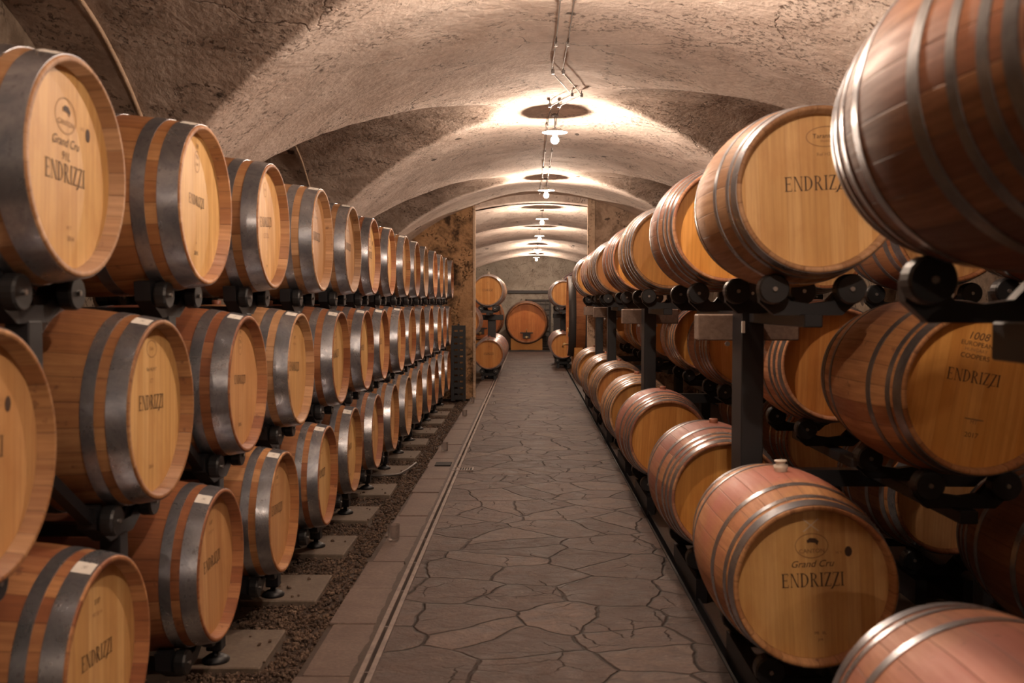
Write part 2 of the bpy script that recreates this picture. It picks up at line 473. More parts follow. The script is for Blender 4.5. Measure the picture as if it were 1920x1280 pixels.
grid('ceiling', lin(XL, XR, .1), lin(YA2-.08, YE, .07), lambda x, y: (x, y, ceil_h(x, y)), M['ceiling'])
for side, X in (('left', XL), ('right', XR)):
    def wf(t, y, X=X):
        top = ceil_h(X, y) + .01
        z = top*t
        return (X + .012*noise.noise(Vector((z*2, y*2, X))), y, z)
    grid('wall_'+side, lin(0, 1, .05), lin(YN, YE, .1), wf, M['wall'])
b = MB().box((XL, YE, 0), (XR, YE+.2, 3.6)); put('wall_end', b, M['endwall'], kind='structure')
b = MB().box((XL, YN-.2, 0), (XR, YN, 3.6)); put('wall_behind', b, M['wall'], kind='structure')

# the cross wall with the opening: rough plaster piers left and right, a thin head above
def pier(name, x0, x1, inner):
    nx, nz = max(8, int((x1-x0)/.05)), 68
    v = []; f = []
    for k in range(nz+1):
        for i in range(nx+1):
            x = x0+(x1-x0)*i/nx; z = 3.55*k/nz
            e = min(1, abs(x-inner)/.12)
            d = (noise.noise(Vector((x*3, z*3, 1.7)))*.03 + noise.noise(Vector((x*11, z*11, 5)))*.014) * e
            v.append((x, YA + d, z))
    for k in range(nz):
        for i in range(nx):
            a = k*(nx+1)+i; f.append((a, a+1, a+nx+2, a+nx+1))
    m_ = MB().add(v, f, 0, True)
    o = len(v); X = inner
    m_.add([(X, YA, 0), (X, YA2, 0), (X, YA2, 3.55), (X, YA, 3.55)], [(0, 1, 2, 3)], 0, False)
    m_.add([(x0, YA2, 0), (x1, YA2, 0), (x1, YA2, 3.55), (x0, YA2, 3.55)], [(0, 3, 2, 1)], 0, False)
    return put(name, m_, M['pier'] if inner < 0 else M['wallR'], kind='structure')
M['wallR'] = mat_plaster('pitted_pier_plaster', (.46, .33, .24), (.36, .25, .175), (.14, .09, .06), .7, False, 1.5)
pier('wall_pier_left', XL, -.93, -.93)
pier('wall_pier_right', .99, XR, .99)
b = MB(); n_ = 40; v_ = []
for yy in (YA, YA2):
    for top in (0, 1):
        for i in range(n_+1):
            x = -.93+1.92*i/n_; v_.append((x, yy, 3.75 if top else ceil_h(x, YA2+.01, False)+.012))
f_ = []
q_ = n_+1
for i in range(n_):
    f_ += [(i, i+1, q_+i+1, q_+i), (2*q_+i+1, 2*q_+i, 3*q_+i, 3*q_+i+1), (i+1, i, 2*q_+i, 2*q_+i+1)]
b.add(v_, f_, 0, False)
put('wall_over_opening', b, M['ceiling'], kind='structure')
b = MB().box((-.955, YA-.022, 0), (-.915, YA+.05, 3.33), .006); put('trim_1', b, M['corner'], kind='structure')
b = MB().box((.975, YA-.03, 0), (1.10, YA+.05, 3.38), .008); put('trim_2', b, M['corner'], kind='structure')

# ------------------------------------------------------------------ floor
DX = -.715
b = MB().box((DX+.037, YN, -.2), (.875, YE, 0)); put('floor_path', b, M['paving'], kind='structure')
b = MB().box((.93, YN, -.2), (XR, YE, -.02)); put('floor_right', b, M['earth'], kind='structure')
b = MB().box((XL, YN, -.2), (-1.0, YE, -.035)); put('floor_left', b, M['earth'], kind='structure')
# kerb stones between the gravel and the drain
b = MB()
rk = random.Random(3); y = YN
while y < YE:
    L = rk.uniform(.42, .72); y1 = min(YE, y+L)
    x0 = -1.0 + rk.uniform(-.025, .012)
    b.box((x0, y+.006, -.2), (DX-.05, y1-.006, rk.uniform(-.004, .002)), .006)
    y = y1
put('floor_kerb', b, M['kerb'], kind='structure')
b = MB().box((-1.02, YN, -.2), (DX-.037, YE, -.012)); put('floor_kerb_bed', b, M['earth'], kind='structure')
# steel slot drain along the left of the path
dr = empty('slot_drain', (DX, 0, 0))
tag(dr, 'long stainless steel slot drain let into the paving along its left side', 'drain')
put('channel', MB().box((-.036, YN, -.09), (.036, YE, -.045)), M['slot'], dr)
put('side_strip', MB().box((-.036, YN, -.06), (-.009, YE, .006), .003), M['steel'], dr)
put('side_strip', MB().box((.009, YN, -.06), (.036, YE, .006), .003), M['steel'], dr)
y = 1.2
while y < 16:
    put('cross_bar', MB().box((-.013, y, -.03), (.013, y+.008, .0)), M['steel'], dr); y += .62
dirt = MB(); rk = random.Random(5)
vs = []; fs = []; y = YN
while y < 17:
    vs += [(DX-.036, y, .0035), (DX-.05-rk.uniform(0, .022), y, .0035)]; y += .07
for i in range(len(vs)//2-1): fs.append((2*i, 2*i+1, 2*i+3, 2*i+2))
dirt.add(vs, fs); put('floor_joint_dirt', dirt, M['earth'], kind='structure')
# drain grates
for (gx, gy, lab) in ((-.645, 9.63, 'small steel gully grate across the slot drain beside the black hatch'), (-.66, 16.0, 'small steel gully grate on the slot drain near the cross wall')):
    g = MB(); g.box((-.10, -.085, -.02), (.10, -.07, .009)); g.box((-.10, .07, -.02), (.10, .085, .009))
    g.box((-.10, -.07, -.02), (-.085, .07, .009)); g.box((.085, -.07, -.02), (.10, .07, .009))
    for k in range(6): g.box((-.066+k*.0245, -.07, -.02), (-.058+k*.0245, .07, .008))
    r_ = empty('drain_grate', (gx, gy, 0)); tag(r_, lab, 'grate')
    put('grille', g, M['steel'], r_); put('sump', MB().box((-.085, -.07, .001), (.085, .07, .004)), M['slot'], r_)
b = MB().box((-.08, -.1, .0), (.08, .1, .012), .004)
tag(put('access_hatch', b, M['slot'], loc=(-.865, 9.93, 0)), 'small black hatch plate on the kerb stones left of the drain', 'hatch')
# dark rail at the right edge of the path
b = MB().box((.875, YN, -.15), (.93, YE, -.055)); b.box((.875, YN, -.055), (.887, YE, .008)); b.box((.918, YN, -.055), (.93, YE, .008))
tag(put('edge_channel', b, M['iron']), 'dark steel channel along the right edge of the paved path', 'channel')

# gravel
rk = random.Random(11)
ico = [(0,0,-1),(.72,-.53,-.45),(-.28,-.85,-.45),(-.89,0,-.45),(-.28,.85,-.45),(.72,.53,-.45),(.28,-.85,.45),(-.72,-.53,.45),(-.72,.53,.45),(.28,.85,.45),(.89,0,.45),(0,0,1)]
icf = [(0,1,2),(1,0,5),(0,2,3),(0,3,4),(0,4,5),(1,5,10),(2,1,6),(3,2,7),(4,3,8),(5,4,9),(1,10,6),(2,6,7),(3,7,8),(4,8,9),(5,9,10),(6,10,11),(7,6,11),(8,7,11),(9,8,11),(10,9,11)]
g = MB()
PADS = [3.35+1.0*k for k in range(14)]
def on_pad(x, y):
    return x < -1.19 and any(abs(y-(4.62+1.0*(k-1))) < .27 for k in range(14))
cnt = 0
while cnt < 9500:
    y = 3.4 + (16.7-3.4)*rk.random()**1.55
    x = rk.uniform(-1.5, -.995) if rk.random() < .85 else rk.uniform(-2.4, -1.3)
    if on_pad(x, y) and rk.random() < .985: continue
    zb = .004 if on_pad(x, y) else -.035 + rk.uniform(0, .014)
    r0 = rk.uniform(.006, .014)
    Rm = Matrix.Rotation(rk.uniform(0, 6.3), 3, 'Z') @ Matrix.Rotation(rk.uniform(0, 3), 3, 'X')
    sc = Vector((r0*rk.uniform(.8, 1.4), r0, r0*rk.uniform(.5, .8)))
    vs = [(Rm @ Vector((p[0]*sc[0], p[1]*sc[1], p[2]*sc[2]))) + Vector((x, y, zb)) for p in ico]
    g.add(vs, icf, 0, False); cnt += 1
gr = put('gravel', g, M['gravel'])
tag(gr, 'brown gravel filling the strip under and before the left rack', 'gravel', kind='stuff')
# concrete pads under the left rack feet
for k in range(13):
    yc = 3.62 + 1.0*k
    rr = random.Random(k)
    b = MB().box((-.42, -.27, -.03), (.0, .25, .012), .006)
    o = put('concrete_pad', b, M['pad'], loc=(-1.19+rr.uniform(-.02, .02), yc, -.012)) if k == 0 else None
    if k == 0: pad0 = o
    else:
        o = pad0.copy(); COL.objects.link(o); o.location = (-1.19+rr.uniform(-.02, .02), yc, -.012)
    o.rotation_euler = (0, 0, rr.uniform(-.03, .03))
    tag(o, 'grey concrete foot slab in the gravel, %s from the camera along the left rack' % ORD[k], 'slab', 'concrete slabs under the left rack')

# ------------------------------------------------------------------ lettering
def text_mesh(s, size):
    cu = bpy.data.curves.new('t', 'FONT'); cu.body = s; cu.size = size; cu.align_x = 'CENTER'
    cu.resolution_u = 3
    o = bpy.data.objects.new('t', cu); COL.objects.link(o)
    dg = bpy.context.evaluated_depsgraph_get()
    me = bpy.data.meshes.new_from_object(o.evaluated_get(dg))
    vs = [tuple(v.co) for v in me.vertices]; fs = [tuple(p.vertices) for p in me.polygons]
    bpy.data.objects.remove(o); bpy.data.curves.remove(cu); bpy.data.meshes.remove(me)
    return vs, fs
def rect(x0, y0, x1, y1): return [(x0, y0), (x1, y0), (x1, y1), (x0, y1)]
def stem(x, w, y0=0, y1=1, s=.07): return [rect(x, y0, x+w, y1), rect(x-s, y0, x+w+s, y0+.05), rect(x-s, y1-.05, x+w+s, y1)]
def bowl(x, cy, rx, ry, th):
    out = []; n = 12
    for i in range(n):
        a0 = -pi/2+pi*i/n; a1 = -pi/2+pi*(i+1)/n
        def pt(a, k): return (x+(rx-k*th*max(.35, cos(a)))*cos(a), cy+(ry-k*.05)*sin(a))
        out.append([pt(a0, 0), pt(a1, 0), pt(a1, 1), pt(a0, 1)])
    return out
def glyph(c):
    q = []
    if c == 'E':
        q = stem(.1, .13); q += [rect(.23, .95, .62, 1), rect(.23, 0, .64, .05), rect(.23, .49, .5, .54)]
        q += [rect(.58, .82, .62, 1), rect(.60, 0, .64, .2), rect(.47, .42, .5, .61)]; return q, .74
    if c == 'N':
        q = stem(.1, .05); q += stem(.68, .05); q += [[(.1, 1), (.22, 1), (.73, 0), (.63, 0)]]; return q, .86
    if c == 'D':
        q = stem(.1, .13) + bowl(.2, .5, .55, .5, .15); return q, .84
    if c == 'R':
        q = stem(.1, .13) + bowl(.2, .74, .40, .26, .13) + [[(.3, .5), (.42, .5), (.76, 0), (.6, 0)], rect(.58, 0, .84, .04)]; return q, .84
    if c == 'I':
        return stem(.1, .13), .34
    if c == 'Z':
        q = [rect(.08, .95, .66, 1), rect(.04, 0, .64, .05), rect(.08, .82, .12, 1), rect(.60, 0, .64, .2), [(.04, 0), (.19, 0), (.66, 1), (.51, 1)]]; return q, .70
    if c == 'z':
        q, w_ = glyph('Z')
        q += [[(.04, .03), (.19, .03), (.06, -.14), (-.16, -.2)], [(-.16, -.2), (.06, -.14), (.0, -.2), (-.22, -.16)]]
        return q, w_
    return [], .4
def word(s, h):
    """serif word, returned as 2D polygons centred on x=0"""
    polys = []; x = 0
    for c in s:
        q, w_ = glyph(c)
        for p in q: polys.append([(x+a*1.0, b_) for a, b_ in p])
        x += w_ + .03
    return [[((a-x/2)*h, b_*h) for a, b_ in p] for p in polys], x*h
BRAND = 'ENDRIZzI'

# ------------------------------------------------------------------ barrel
L = .95; RB = .352; RE = .303
def rad(t): return RB - (RB-RE)*(abs(2*t/L))**1.9
YF = -L/2 + .042            # head plane
def ring_poly(rx, rz, th, cx, cz, n=28):
    out = []
    for i in range(n):
        a, b_ = 2*pi*i/n, 2*pi*(i+1)/n
        out.append([(cx+rx*cos(a), cz+rz*sin(a)), (cx+rx*cos(b_), cz+rz*sin(b_)), (cx+(rx-th)*cos(b_), cz+(rz-th)*sin(b_)), (cx+(rx-th)*cos(a), cz+(rz-th)*sin(a))])
    return out
def blob(pts, cx, cz, s): return [[(cx+a*s, cz+b_*s) for a, b_ in pts]]
HEADM = {}
def head_mesh(mark, mat='head'):
    key = (mark, mat)
    if key in HEADM: return HEADM[key]
    m = MB()
    rI = .281
    m.lathe([(.0001, YF), (rI-.02, YF), (rI, YF-.0), (rI, YF+.008), (.0001, YF+.008)], 48, 'Y', smooth=False, caps=False)
    yI = YF - .0012
    def pol(polys, mi):
        for p in polys: m.add([(a, yI, b_) for a, b_ in p], [tuple(range(len(p)))], mi, False)
    def txt(s, size, x, z, mi, rot=0, shear=0):
        vs, fs = text_mesh(s, size); ca, sa = cos(rot), sin(rot)
        m.add([(x+(a+shear*b_)*ca-b_*sa, yI, z+(a+shear*b_)*sa+b_*ca) for a, b_, _ in vs], fs, mi, False)
    def brand(z, w_, mi=1, x=0.0):
        p, wd = word(BRAND, 1.0)
        h = w_/wd
        pol([[(a*h+x, b_*h*1.25+z) for a, b_ in q] for q in p], mi)
    if mark == 'bull':
        brand(-.01, .235); pol(ring_poly(.062, .047, .0025, 0, .145), 2)
        pol(blob([(-.6, .25), (-.2, .55), (.5, .5), (.9, .1), (.7, -.4), (.45, -.1), (-.2, .0), (-.5, -.1)], .0, .158, .03), 1)
        txt('CANTON', .022, 0, .118, 2); txt('Grand Cru', .036, -.002, .065, 1, 0, .35)
        pol(ring_poly(.014, .02, .014, .135, .118, 10), 1); txt('H 2', .014, .10, .125, 2); txt('M T', .014, .10, .108, 2)
        txt('M T L', .014, .02, -.19, 2); txt('2014', .014, .02, -.215, 2)
    elif mark == 'bull91':
        brand(-.04, .235); pol(ring_poly(.062, .05, .0025, 0, .145), 2)
        pol(blob([(-.6, .25), (-.2, .55), (.5, .5), (.9, .1), (.7, -.4), (.45, -.1), (-.2, .0), (-.5, -.1)], .0, .158, .03), 1)
        txt('CANTON', .022, 0, .118, 2); txt('Grand Cru', .036, -.002, .06, 1, 0, .35); txt('91L', .034, .0, .022, 1, 0, .15)
        pol(ring_poly(.014, .02, .014, .135, .118, 10), 1); txt('H 2', .014, .10, .125, 2)
        txt('M T', .016, .02, -.17, 2); txt('2014', .02, .03, -.2, 2)
    elif mark == 'oval':
        brand(.0, .24); pol(ring_poly(.075, .038, .0025, .04, .195), 2)
        txt('Taransaud', .024, .04, .19, 1); txt('FRANCE', .012, .04, .175, 2)
        txt('Ref H2 M T', .018, .045, .125, 2)
    elif mark == 'coopers':
        brand(.03, .2, 1, -.03); txt('1008', .04, -.04, .19, 1, 0, .25)
        txt('EUROPEAN', .024, -.04, .165, 1, -.03); txt('HUNGARY', .018, -.04, .145, 2, -.03); txt('COOPERS', .025, -.04, .118, 1, -.03)
        txt('MT', .02, -.0, -.12, 2); pol([rect(-.035, -.105, .035, -.1)], 2); txt('2017', .026, .0, -.17, 1)
    elif mark == 'round':
        brand(-.0, .17); pol(ring_poly(.03, .042, .0025, 0, .17), 2); txt('TN', .022, 0, .18, 1); txt('OAK', .016, 0, .155, 2)
        txt('19', .028, 0, .22, 1)
        txt('M', .014, 0, -.15, 2); txt('2015', .022, 0, -.19, 1)
    elif mark == 'stamp':
        brand(.0, .22); pol(ring_poly(.045, .03, .0025, 0, .205), 2); txt('OAK', .016, 0, .2, 2)
        txt('Ref 142 M T', .017, .0, .13, 1); txt('CT', .02, .0, .09, 2)
        txt('2014', .018, 0, -.2, 2)
    elif mark == 'number':
        brand(.0, .21); txt('S 3 2 L', .034, .0, -.055, 2, 0, .1); pol(ring_poly(.024, .036, .0025, 0, .18), 2)
        txt('OAK', .016, 0, .175, 2); txt('1', .03, 0, -.14, 2); txt('M', .02, 0, -.2, 1)
    elif mark == 'mid':
        brand(-.01, .21); txt('S 07', .022, .0, .165, 1); txt('MT 20 14', .016, 0, .13, 2)
    elif mark == 'chalk':
        brand(-.01, .235)
        pol([[( -.03, .20), (-.027, .198), (.03, .245), (.027, .247)], [(.03, .20), (.027, .198), (-.03, .245), (-.027, .247)]], 3)
        pol(ring_poly(.062, .047, .0025, 0, .145), 2)
        pol(blob([(-.6, .25), (-.2, .55), (.5, .5), (.9, .1), (.7, -.4), (.45, -.1), (-.2, .0), (-.5, -.1)], .0, .158, .03), 1)
        txt('CANTON', .022, 0, .118, 2); txt('Grand Cru', .036, -.002, .065, 1, 0, .35)
        pol(ring_poly(.014, .02, .014, .135, .118, 10), 1); txt('M T', .014, .1, .11, 2)
        txt('ME   EL', .014, .02, -.19, 1); txt('J14', .014, .02, -.215, 1)
    elif mark == 'plain':
        pass
    me = m.mesh('head', [M[mat], M['ink'], M['ink_faint'], M['chalk']])
    HEADM[key] = me; return me

BODYM = {}
def body_mesh(tone):
    if tone in BODYM: return BODYM[tone]
    m = MB(); n = 72
    ts = [-.475+.95*i/20 for i in range(21)]
    prof = [(rad(t), t) for t in ts]
    prof += [(RE-.004, .4775), (RE-.017, .4765), (RE-.022, .422), (.01, .422)]
    front = [(.01, -.422), (RE-.022, -.422), (RE-.017, -.4765), (RE-.004, -.4775)]
    m.lathe(front + prof, n, 'Y', caps=False)
    me = m.mesh('body', [M[tone]])
    BODYM[tone] = me; return me
HOOPM = {}
def hoop_mesh(t0, t1, mat):
    key = (t0, t1, mat)
    if key in HOOPM: return HOOPM[key]
    m = MB(); th = .0028
    a = [(rad(t0)+.0005, t0), (rad(t0)+th, t0), (rad((t0+t1)/2)+th, (t0+t1)/2), (rad(t1)+th, t1), (rad(t1)+.0005, t1)]
    m.lathe(a[1:4], 72, 'Y', caps=False); m.lathe(a[0:2], 72, 'Y', caps=False); m.lathe(a[3:5], 72, 'Y', caps=False)
    # overlap seam with two rivets
    tm = (t0+t1)/2
    for da in (0, .07):
        ang = .9+da
        r = rad(tm)+th+.0006
        m.lathe([(.0001, .0025), (.004, .002), (.0055, -.001)], 8, 'Z', caps=False, c=(0, 0, 0), mi=0)
        nv = 24
        for q in range(len(m.v)-nv, len(m.v)):
            x, y, z = m.v[q]
            # stand the rivet on the hoop: local z -> radial
            m.v[q] = ((r+z)*sin(ang) + x*cos(ang), tm+y, (r+z)*cos(ang) - x*sin(ang))
    me = m.mesh('hoop', [M[mat]])
    HOOPM[key] = me; return me
STY = {  # distances from the end: (from, to)
    'wide': [(.003, .074), (.116, .164), (.292, .336)],
    'old':  [(.003, .064), (.098, .138), (.300, .340)],
    'close': [(.004, .044), (.080, .110), (.150, .180), (.285, .322)],
    'near': [(.004, .040), (.075, .105), (.165, .195), (.290, .335)],
    'thin': [(.004, .056), (.080, .108), (.225, .260)],
}
def tag_mesh():
    if 'tag' in HOOPM: return HOOPM['tag']
    m = MB(); v = []; t0, t1 = -.469, -.413; n = 6
    for i in range(n+1):
        a = -.42+.18*i/n
        for t in (t0, t1):
            r = rad(t)+.0042; v.append((r*sin(a), t, r*cos(a)))
    m.add(v, [(2*i, 2*i+1, 2*i+3, 2*i+2) for i in range(n)], 0, True)
    r = rad(-.44)+.0052
    for (a0, a1, u0, u1) in [(p-.33, q-.33, u, v_) for p, q, u, v_ in ((-.02, -.017, -.452, -.433), (-.02, .014, -.444, -.4425), (.008, .012, -.452, -.433))]:
        m.add([(r*sin(a0), u0, r*cos(a0)), (r*sin(a1), u0, r*cos(a1)), (r*sin(a1), u1, r*cos(a1)), (r*sin(a0), u1, r*cos(a0))], [(0, 1, 2, 3)], 1, False)
    HOOPM['tag'] = m.mesh('paper_tag', [M['paper'], M['ink']]); return HOOPM['tag']
def bung_mesh(kind):
    k = 'bung'+kind
    if k in HOOPM: return HOOPM[k]
    m = MB()
    if kind == 'silicone': m.lathe([(.024, .345), (.028, .362), (.03, .378), (.02, .38), (.02, .39), (.026, .392), (.026, .398), (.0005, .399)], 20, 'Z', caps=False)
    else: m.lathe([(.024, .345), (.026, .372), (.022, .376), (.0005, .377)], 18, 'Z', caps=False)
    HOOPM[k] = m.mesh('bung', [M['silicone' if kind == 'silicone' else 'bungwood']]); return HOOPM[k]

PROTO = {}
def barrel(loc, rz, roll, label, group, style='wide', tone='honey', mark='stamp', head='head', hoop='hoop', paper=False, bung=None):
    """loc is the centre of the barrel; the root Empty sits at its lowest point."""
    key = (style, tone, mark, head, hoop, paper, bung)
    base = (loc[0], loc[1], loc[2]-RB)
    if key in PROTO:
        root = copy_tree(PROTO[key]); root.location = base; root.rotation_euler = (0, 0, rz)
    else:
        root = empty('wine_barrel', base, rz); PROTO[key] = root
        link('body', body_mesh(tone), root, (0, 0, RB))
        link('head', head_mesh(mark, head), root, (0, 0, RB))
        bh = link('head', head_mesh('plain', head), root, (0, 0, RB)); bh.rotation_euler = (0, 0, pi)
        for (a, b_) in STY[style]:
            link('hoop', hoop_mesh(-L/2+a, -L/2+b_, 'hoop_dark' if style == 'near' else hoop), root, (0, 0, RB))  # missing lamp reflection put into the colour: near-end hoops get the dark metal
            link('hoop', hoop_mesh(L/2-b_, L/2-a, hoop), root, (0, 0, RB))
        if paper: link('paper_tag', tag_mesh(), root, (0, 0, RB))['label'] = 'white paper tag'
        if bung: link('bung', bung_mesh(bung), root, (0, 0, RB))
    root.name = 'wine_barrel'
    for c in ([o for o in CHILD_OF(root)]):
        e = c.rotation_euler; c.rotation_euler = (0, roll if abs(e.z) < 1 else -roll, e.z)
    tag(root, label, 'barrel', group)
    return root
def CHILD_OF(root): return root.children
def copy_tree(o, parent=None):
    c = o.copy(); COL.objects.link(c)
    if parent: c.parent = parent
    for ch in list(o.children): copy_tree(ch, c)
    return c

# ------------------------------------------------------------------ left stack: heads face the aisle
HX = -1.25; CXL = HX - L/2
top_y = [2.77, 3.84, 4.90, 5.97, 7.03, 8.05, 9.08, 10.12, 11.1, 12.1, 13.15, 14.1, 15.05, 16.0]
mid_y = [2.30, 3.35, 4.43, 5.44, 6.55, 7.6, 8.62, 9.67, 10.7, 11.68, 12.72, 13.7, 14.7, 15.75]
bot_y = [2.91, 3.99, 5.02, 6.08, 7.15, 8.2, 9.2, 10.25, 11.3, 12.35, 13.4, 14.4, 15.45]
ZT, ZM, ZB = EYE+.375, EYE-.36, EYE-1.06
rb = random.Random(21)
marks_top = ['bull91', 'round', 'number', 'stamp']; marks_mid = ['plain', 'stamp', 'round', 'mid']; 
lookL = {'wide': 'wide grey hoops', 'old': 'mottled old hoops', 'thin': 'narrow hoops', 'close': 'close-set hoops'}
tl = {'honey': 'honey oak', 'tan': 'pale oak', 'amber': 'amber oak', 'wine': 'wine-stained oak', 'dark': 'dark brown oak', 'rose': 'rosy-bellied oak'}
for tier, ys, z in (('top', top_y, ZT), ('middle', mid_y, ZM), ('bottom', bot_y, ZB)):
    for i, y in enumerate(ys):
        style = ['wide', 'wide', 'wide', 'old', 'old', 'wide'][rb.randrange(6)]
        tone = rb.choice(['honey', 'amber', 'tan', 'amber'])
        mark = rb.choice(['stamp', 'mid', 'number', 'round', 'bull'])
        paper = rb.random() < .75; hoop = 'hoop'
        bung = 'silicone' if tier == 'bottom' and i in (0, 2, 3) else ('wood' if tier != 'top' else None)
        if tier == 'top':
            mark = (['bull91', 'round', 'number', 'stamp'] + [mark]*20)[i]
            tone = (['tan', 'honey', 'honey', 'tan'] + [tone]*20)[i]; style = 'wide' if i < 3 else style
            paper = i not in (2, 5) and i < 9
        elif tier == 'middle':
            mark = (['bull', 'stamp', 'round', 'mid'] + [mark]*20)[i]; tone = (['honey', 'honey', 'amber', 'tan', 'amber'] + [tone]*20)[i]
            style = 'wide' if i != 1 else 'old'; paper = i < 8
        else:
            tone = (['amber', 'amber', 'honey', 'amber', 'honey', 'wine'] + [tone]*20)[i]; mark = 'mid' if i < 4 else mark; style = 'old'; paper = i < 5
        o = ORD[i]
        extra = ' with paper tag' if paper and i < 5 else ''
        barrel((CXL + rb.uniform(-.012, .012), y, z), pi/2 + rb.uniform(-.012, .012), rb.uniform(-.07, .07),
               "%s barrel%s, %s from camera in left rack's %s tier" % (tl[tone], extra, o, tier),
               'barrels in the %s tier of the left rack' % tier, style, tone, mark, 'head', hoop, paper, bung)

# left rack: uprights between the barrels, roller cradles, diagonal struts, feet
lr = empty('barrel_rack', (HX-.3, 3, 0))
tag(lr, 'long black steel rack carrying three tiers of barrels along the left wall', 'rack')
RR = .05
def cradle_left(y, z, parent):
    m = MB()
    for X in (HX-.17, HX-.78):
        zc = z - .346
        # U shaped plate: low web and two arms that rise to the rollers
        for s in (-1, 1):
            pts = [(0, -.085), (.09, -.085), (.205, -.02), (.215, .05), (.165, .055), (.13, -.005), (.07, -.035), (0, -.035)]
            v = [(X+dx, y+s*a, zc+b_) for dx in (-.03, .03) for a, b_ in pts]
            n = len(pts)
            f = [tuple(range(n)), tuple(range(2*n-1, n-1, -1))] + [(i, (i+1) % n, n+(i+1) % n, n+i) for i in range(n)]
            m.add(v, f, 0, False)
    m.box((HX-.78, y-.03, z-.346-.083), (HX-.17, y+.03, z-.346-.045))
    c = put('cradle', m, M['iron'], parent)
    for X in (HX-.17, HX-.78):
        for s in (-1, 1):
            r_ = MB().lathe([(.02, -.024), (RR*.92, -.024), (RR, -.016), (RR, .016), (RR*.92, .024), (.02, .024)], 20, 'X', smooth=False, c=(X+.06, y+s*.16, z-.346))
            r_.lathe([(.008, .024), (.008, .032)], 8, 'X', smooth=False, c=(X+.06, y+s*.16, z-.346), mi=1)
            put('roller', r_, [M['rubber'], M['bolt']], c)
lroot = lr
lr.location = (0, 0, 0)
for y in top_y: cradle_left(y, ZT, lr)
for y in mid_y: cradle_left(y, ZM, lr)
for y in bot_y: cradle_left(y, ZB, lr)
for k, y in enumerate(mid_y):
    for X in (HX-.17, HX-.78):
        m = MB().box((X-.035, y-.035, .055), (X+.035, y+.035, ZM-.425), .004)
        put('post', m, M['iron'], lr)
        f = MB().lathe([(.06, .0), (.062, .012), (.035, .03), (.016, .034), (.016, .09)], 20, 'Z')
        put('foot', f, M['iron'], lr, (X, y, .0))
for k, y in enumerate(top_y):
    for X in (HX-.17, HX-.78):
        m = MB().box((X-.035, y-.04, EYE-.47), (X+.035, y+.04, ZT-.425), .004)
        put('post', m, M['iron'], lr)
        for s in (-1, 1):
            put('strut', MB().bar((X, y, EYE-.44), (X, y+s*.5, EYE-.775), .035, .04), M['iron'], lr)
m = MB()
for X in (HX-.55,): m.box((X-.035, 1.8, ZB-.346-.14), (X+.025, 16.2, ZB-.346-.083))
put('base_rail', m, M['iron'], lr)
# perforated upright at the far end of the left rack
pu = MB()
pu.box((-1.30, 16.42, 0), (-1.25, 16.5, 1.25)); pu.box((-1.10, 16.42, 0), (-1.06, 16.5, 1.25))
for k in range(12): pu.box((-1.25, 16.44, .02+k*.105), (-1.10, 16.48, .095+k*.105)); pu.box((-1.19, 16.44, .095+k*.105), (-1.16, 16.48, .125+k*.105))
tag(put('end_frame', pu, M['iron']), 'black perforated steel frame standing at the far end of the left rack', 'frame')

# ------------------------------------------------------------------ right stack: barrels lie along the aisle
RX1, RXM, RX2 = 1.07, 1.665, 2.26
ZT2, ZM2, ZB2 = EYE+.415, EYE-.33, EYE-1.05
ry = [2.0, 4.14, 5.82, 8.1, 9.85, 12.1, 13.85, 15.95]
posts = [.85, 4.82, 8.82, 12.82, 15.1]
rr = random.Random(4)
spec = {
 ('t', 0): dict(style='near', tone='dark', mark='plain'),
 ('t', 1): dict(style='thin', tone='tan', mark='oval', head='head_orange' if False else 'head'),
 ('t', 2): dict(style='close', tone='wine', mark='plain', head='head_orange'),
 ('t', 3): dict(style='close', tone='tan', mark='stamp'),
 ('t', 4): dict(style='close', tone='wine', mark='stamp', head='head_orange'),
 ('t', 5): dict(style='close', tone='tan', mark='stamp', head='head_orange'),
 ('t', 6): dict(style='close', tone='wine', mark='stamp', head='head_orange'),
 ('m', 1): dict(style='thin', tone='honey', mark='coopers', hoop='hoop_dark'),
 ('m', 2): dict(style='close', tone='wine', mark='plain', head='head_orange', hoop='hoop_dark'),
 ('m', 3): dict(style='close', tone='amber', mark='plain', head='head_orange'),
 ('b', 0): dict(style='thin', tone='wine', mark='mid', head='head_orange'),
 ('b', 1): dict(style='thin', tone='rose', mark='chalk', head='head'),
 ('b', 2): dict(style='close', tone='wine', mark='plain', head='head_orange', bung='wood'),
 ('b', 3): dict(style='close', tone='wine', mark='plain', head='head_orange', bung='wood'),
}
tn = {'t': 'top', 'm': 'middle', 'b': 'bottom'}
for code, X, z in (('t', RX1, ZT2), ('m', RXM, ZM2), ('b', RX1, ZB2)):
    for i, y in enumerate(ry):
        if code == 'm' and i == 0: continue
        d = dict(style=rr.choice(['close', 'close', 'thin']), tone=rr.choice(['wine', 'tan', 'amber']), mark='plain', head='head_orange')
        d.update(spec.get((code, i), {}))
        if code == 'b' and 'bung' not in d: d['bung'] = 'silicone' if i == 1 else 'wood'
        if code == 'm' and i == 1: d['bung'] = 'silicone'; d['paper'] = True
        n = ORD[i] if code != 'm' else ORD[i-1]
        barrel((X + rr.uniform(-.01, .01) - (.04 if i == 7 else .02 if i == 0 else 0), y, z), rr.uniform(-.02, .02), [.0, -.05, .03, .06, 0, .04, .0, .02][i] if code != 'm' else .17 if i == 1 else rr.uniform(-.1, .1),
               "%s barrel lying lengthwise, %s from camera in right rack's %s tier" % (tl[d['tone']], n, tn[code]),
               'barrels in the %s tier of the right rack' % tn[code], **d)
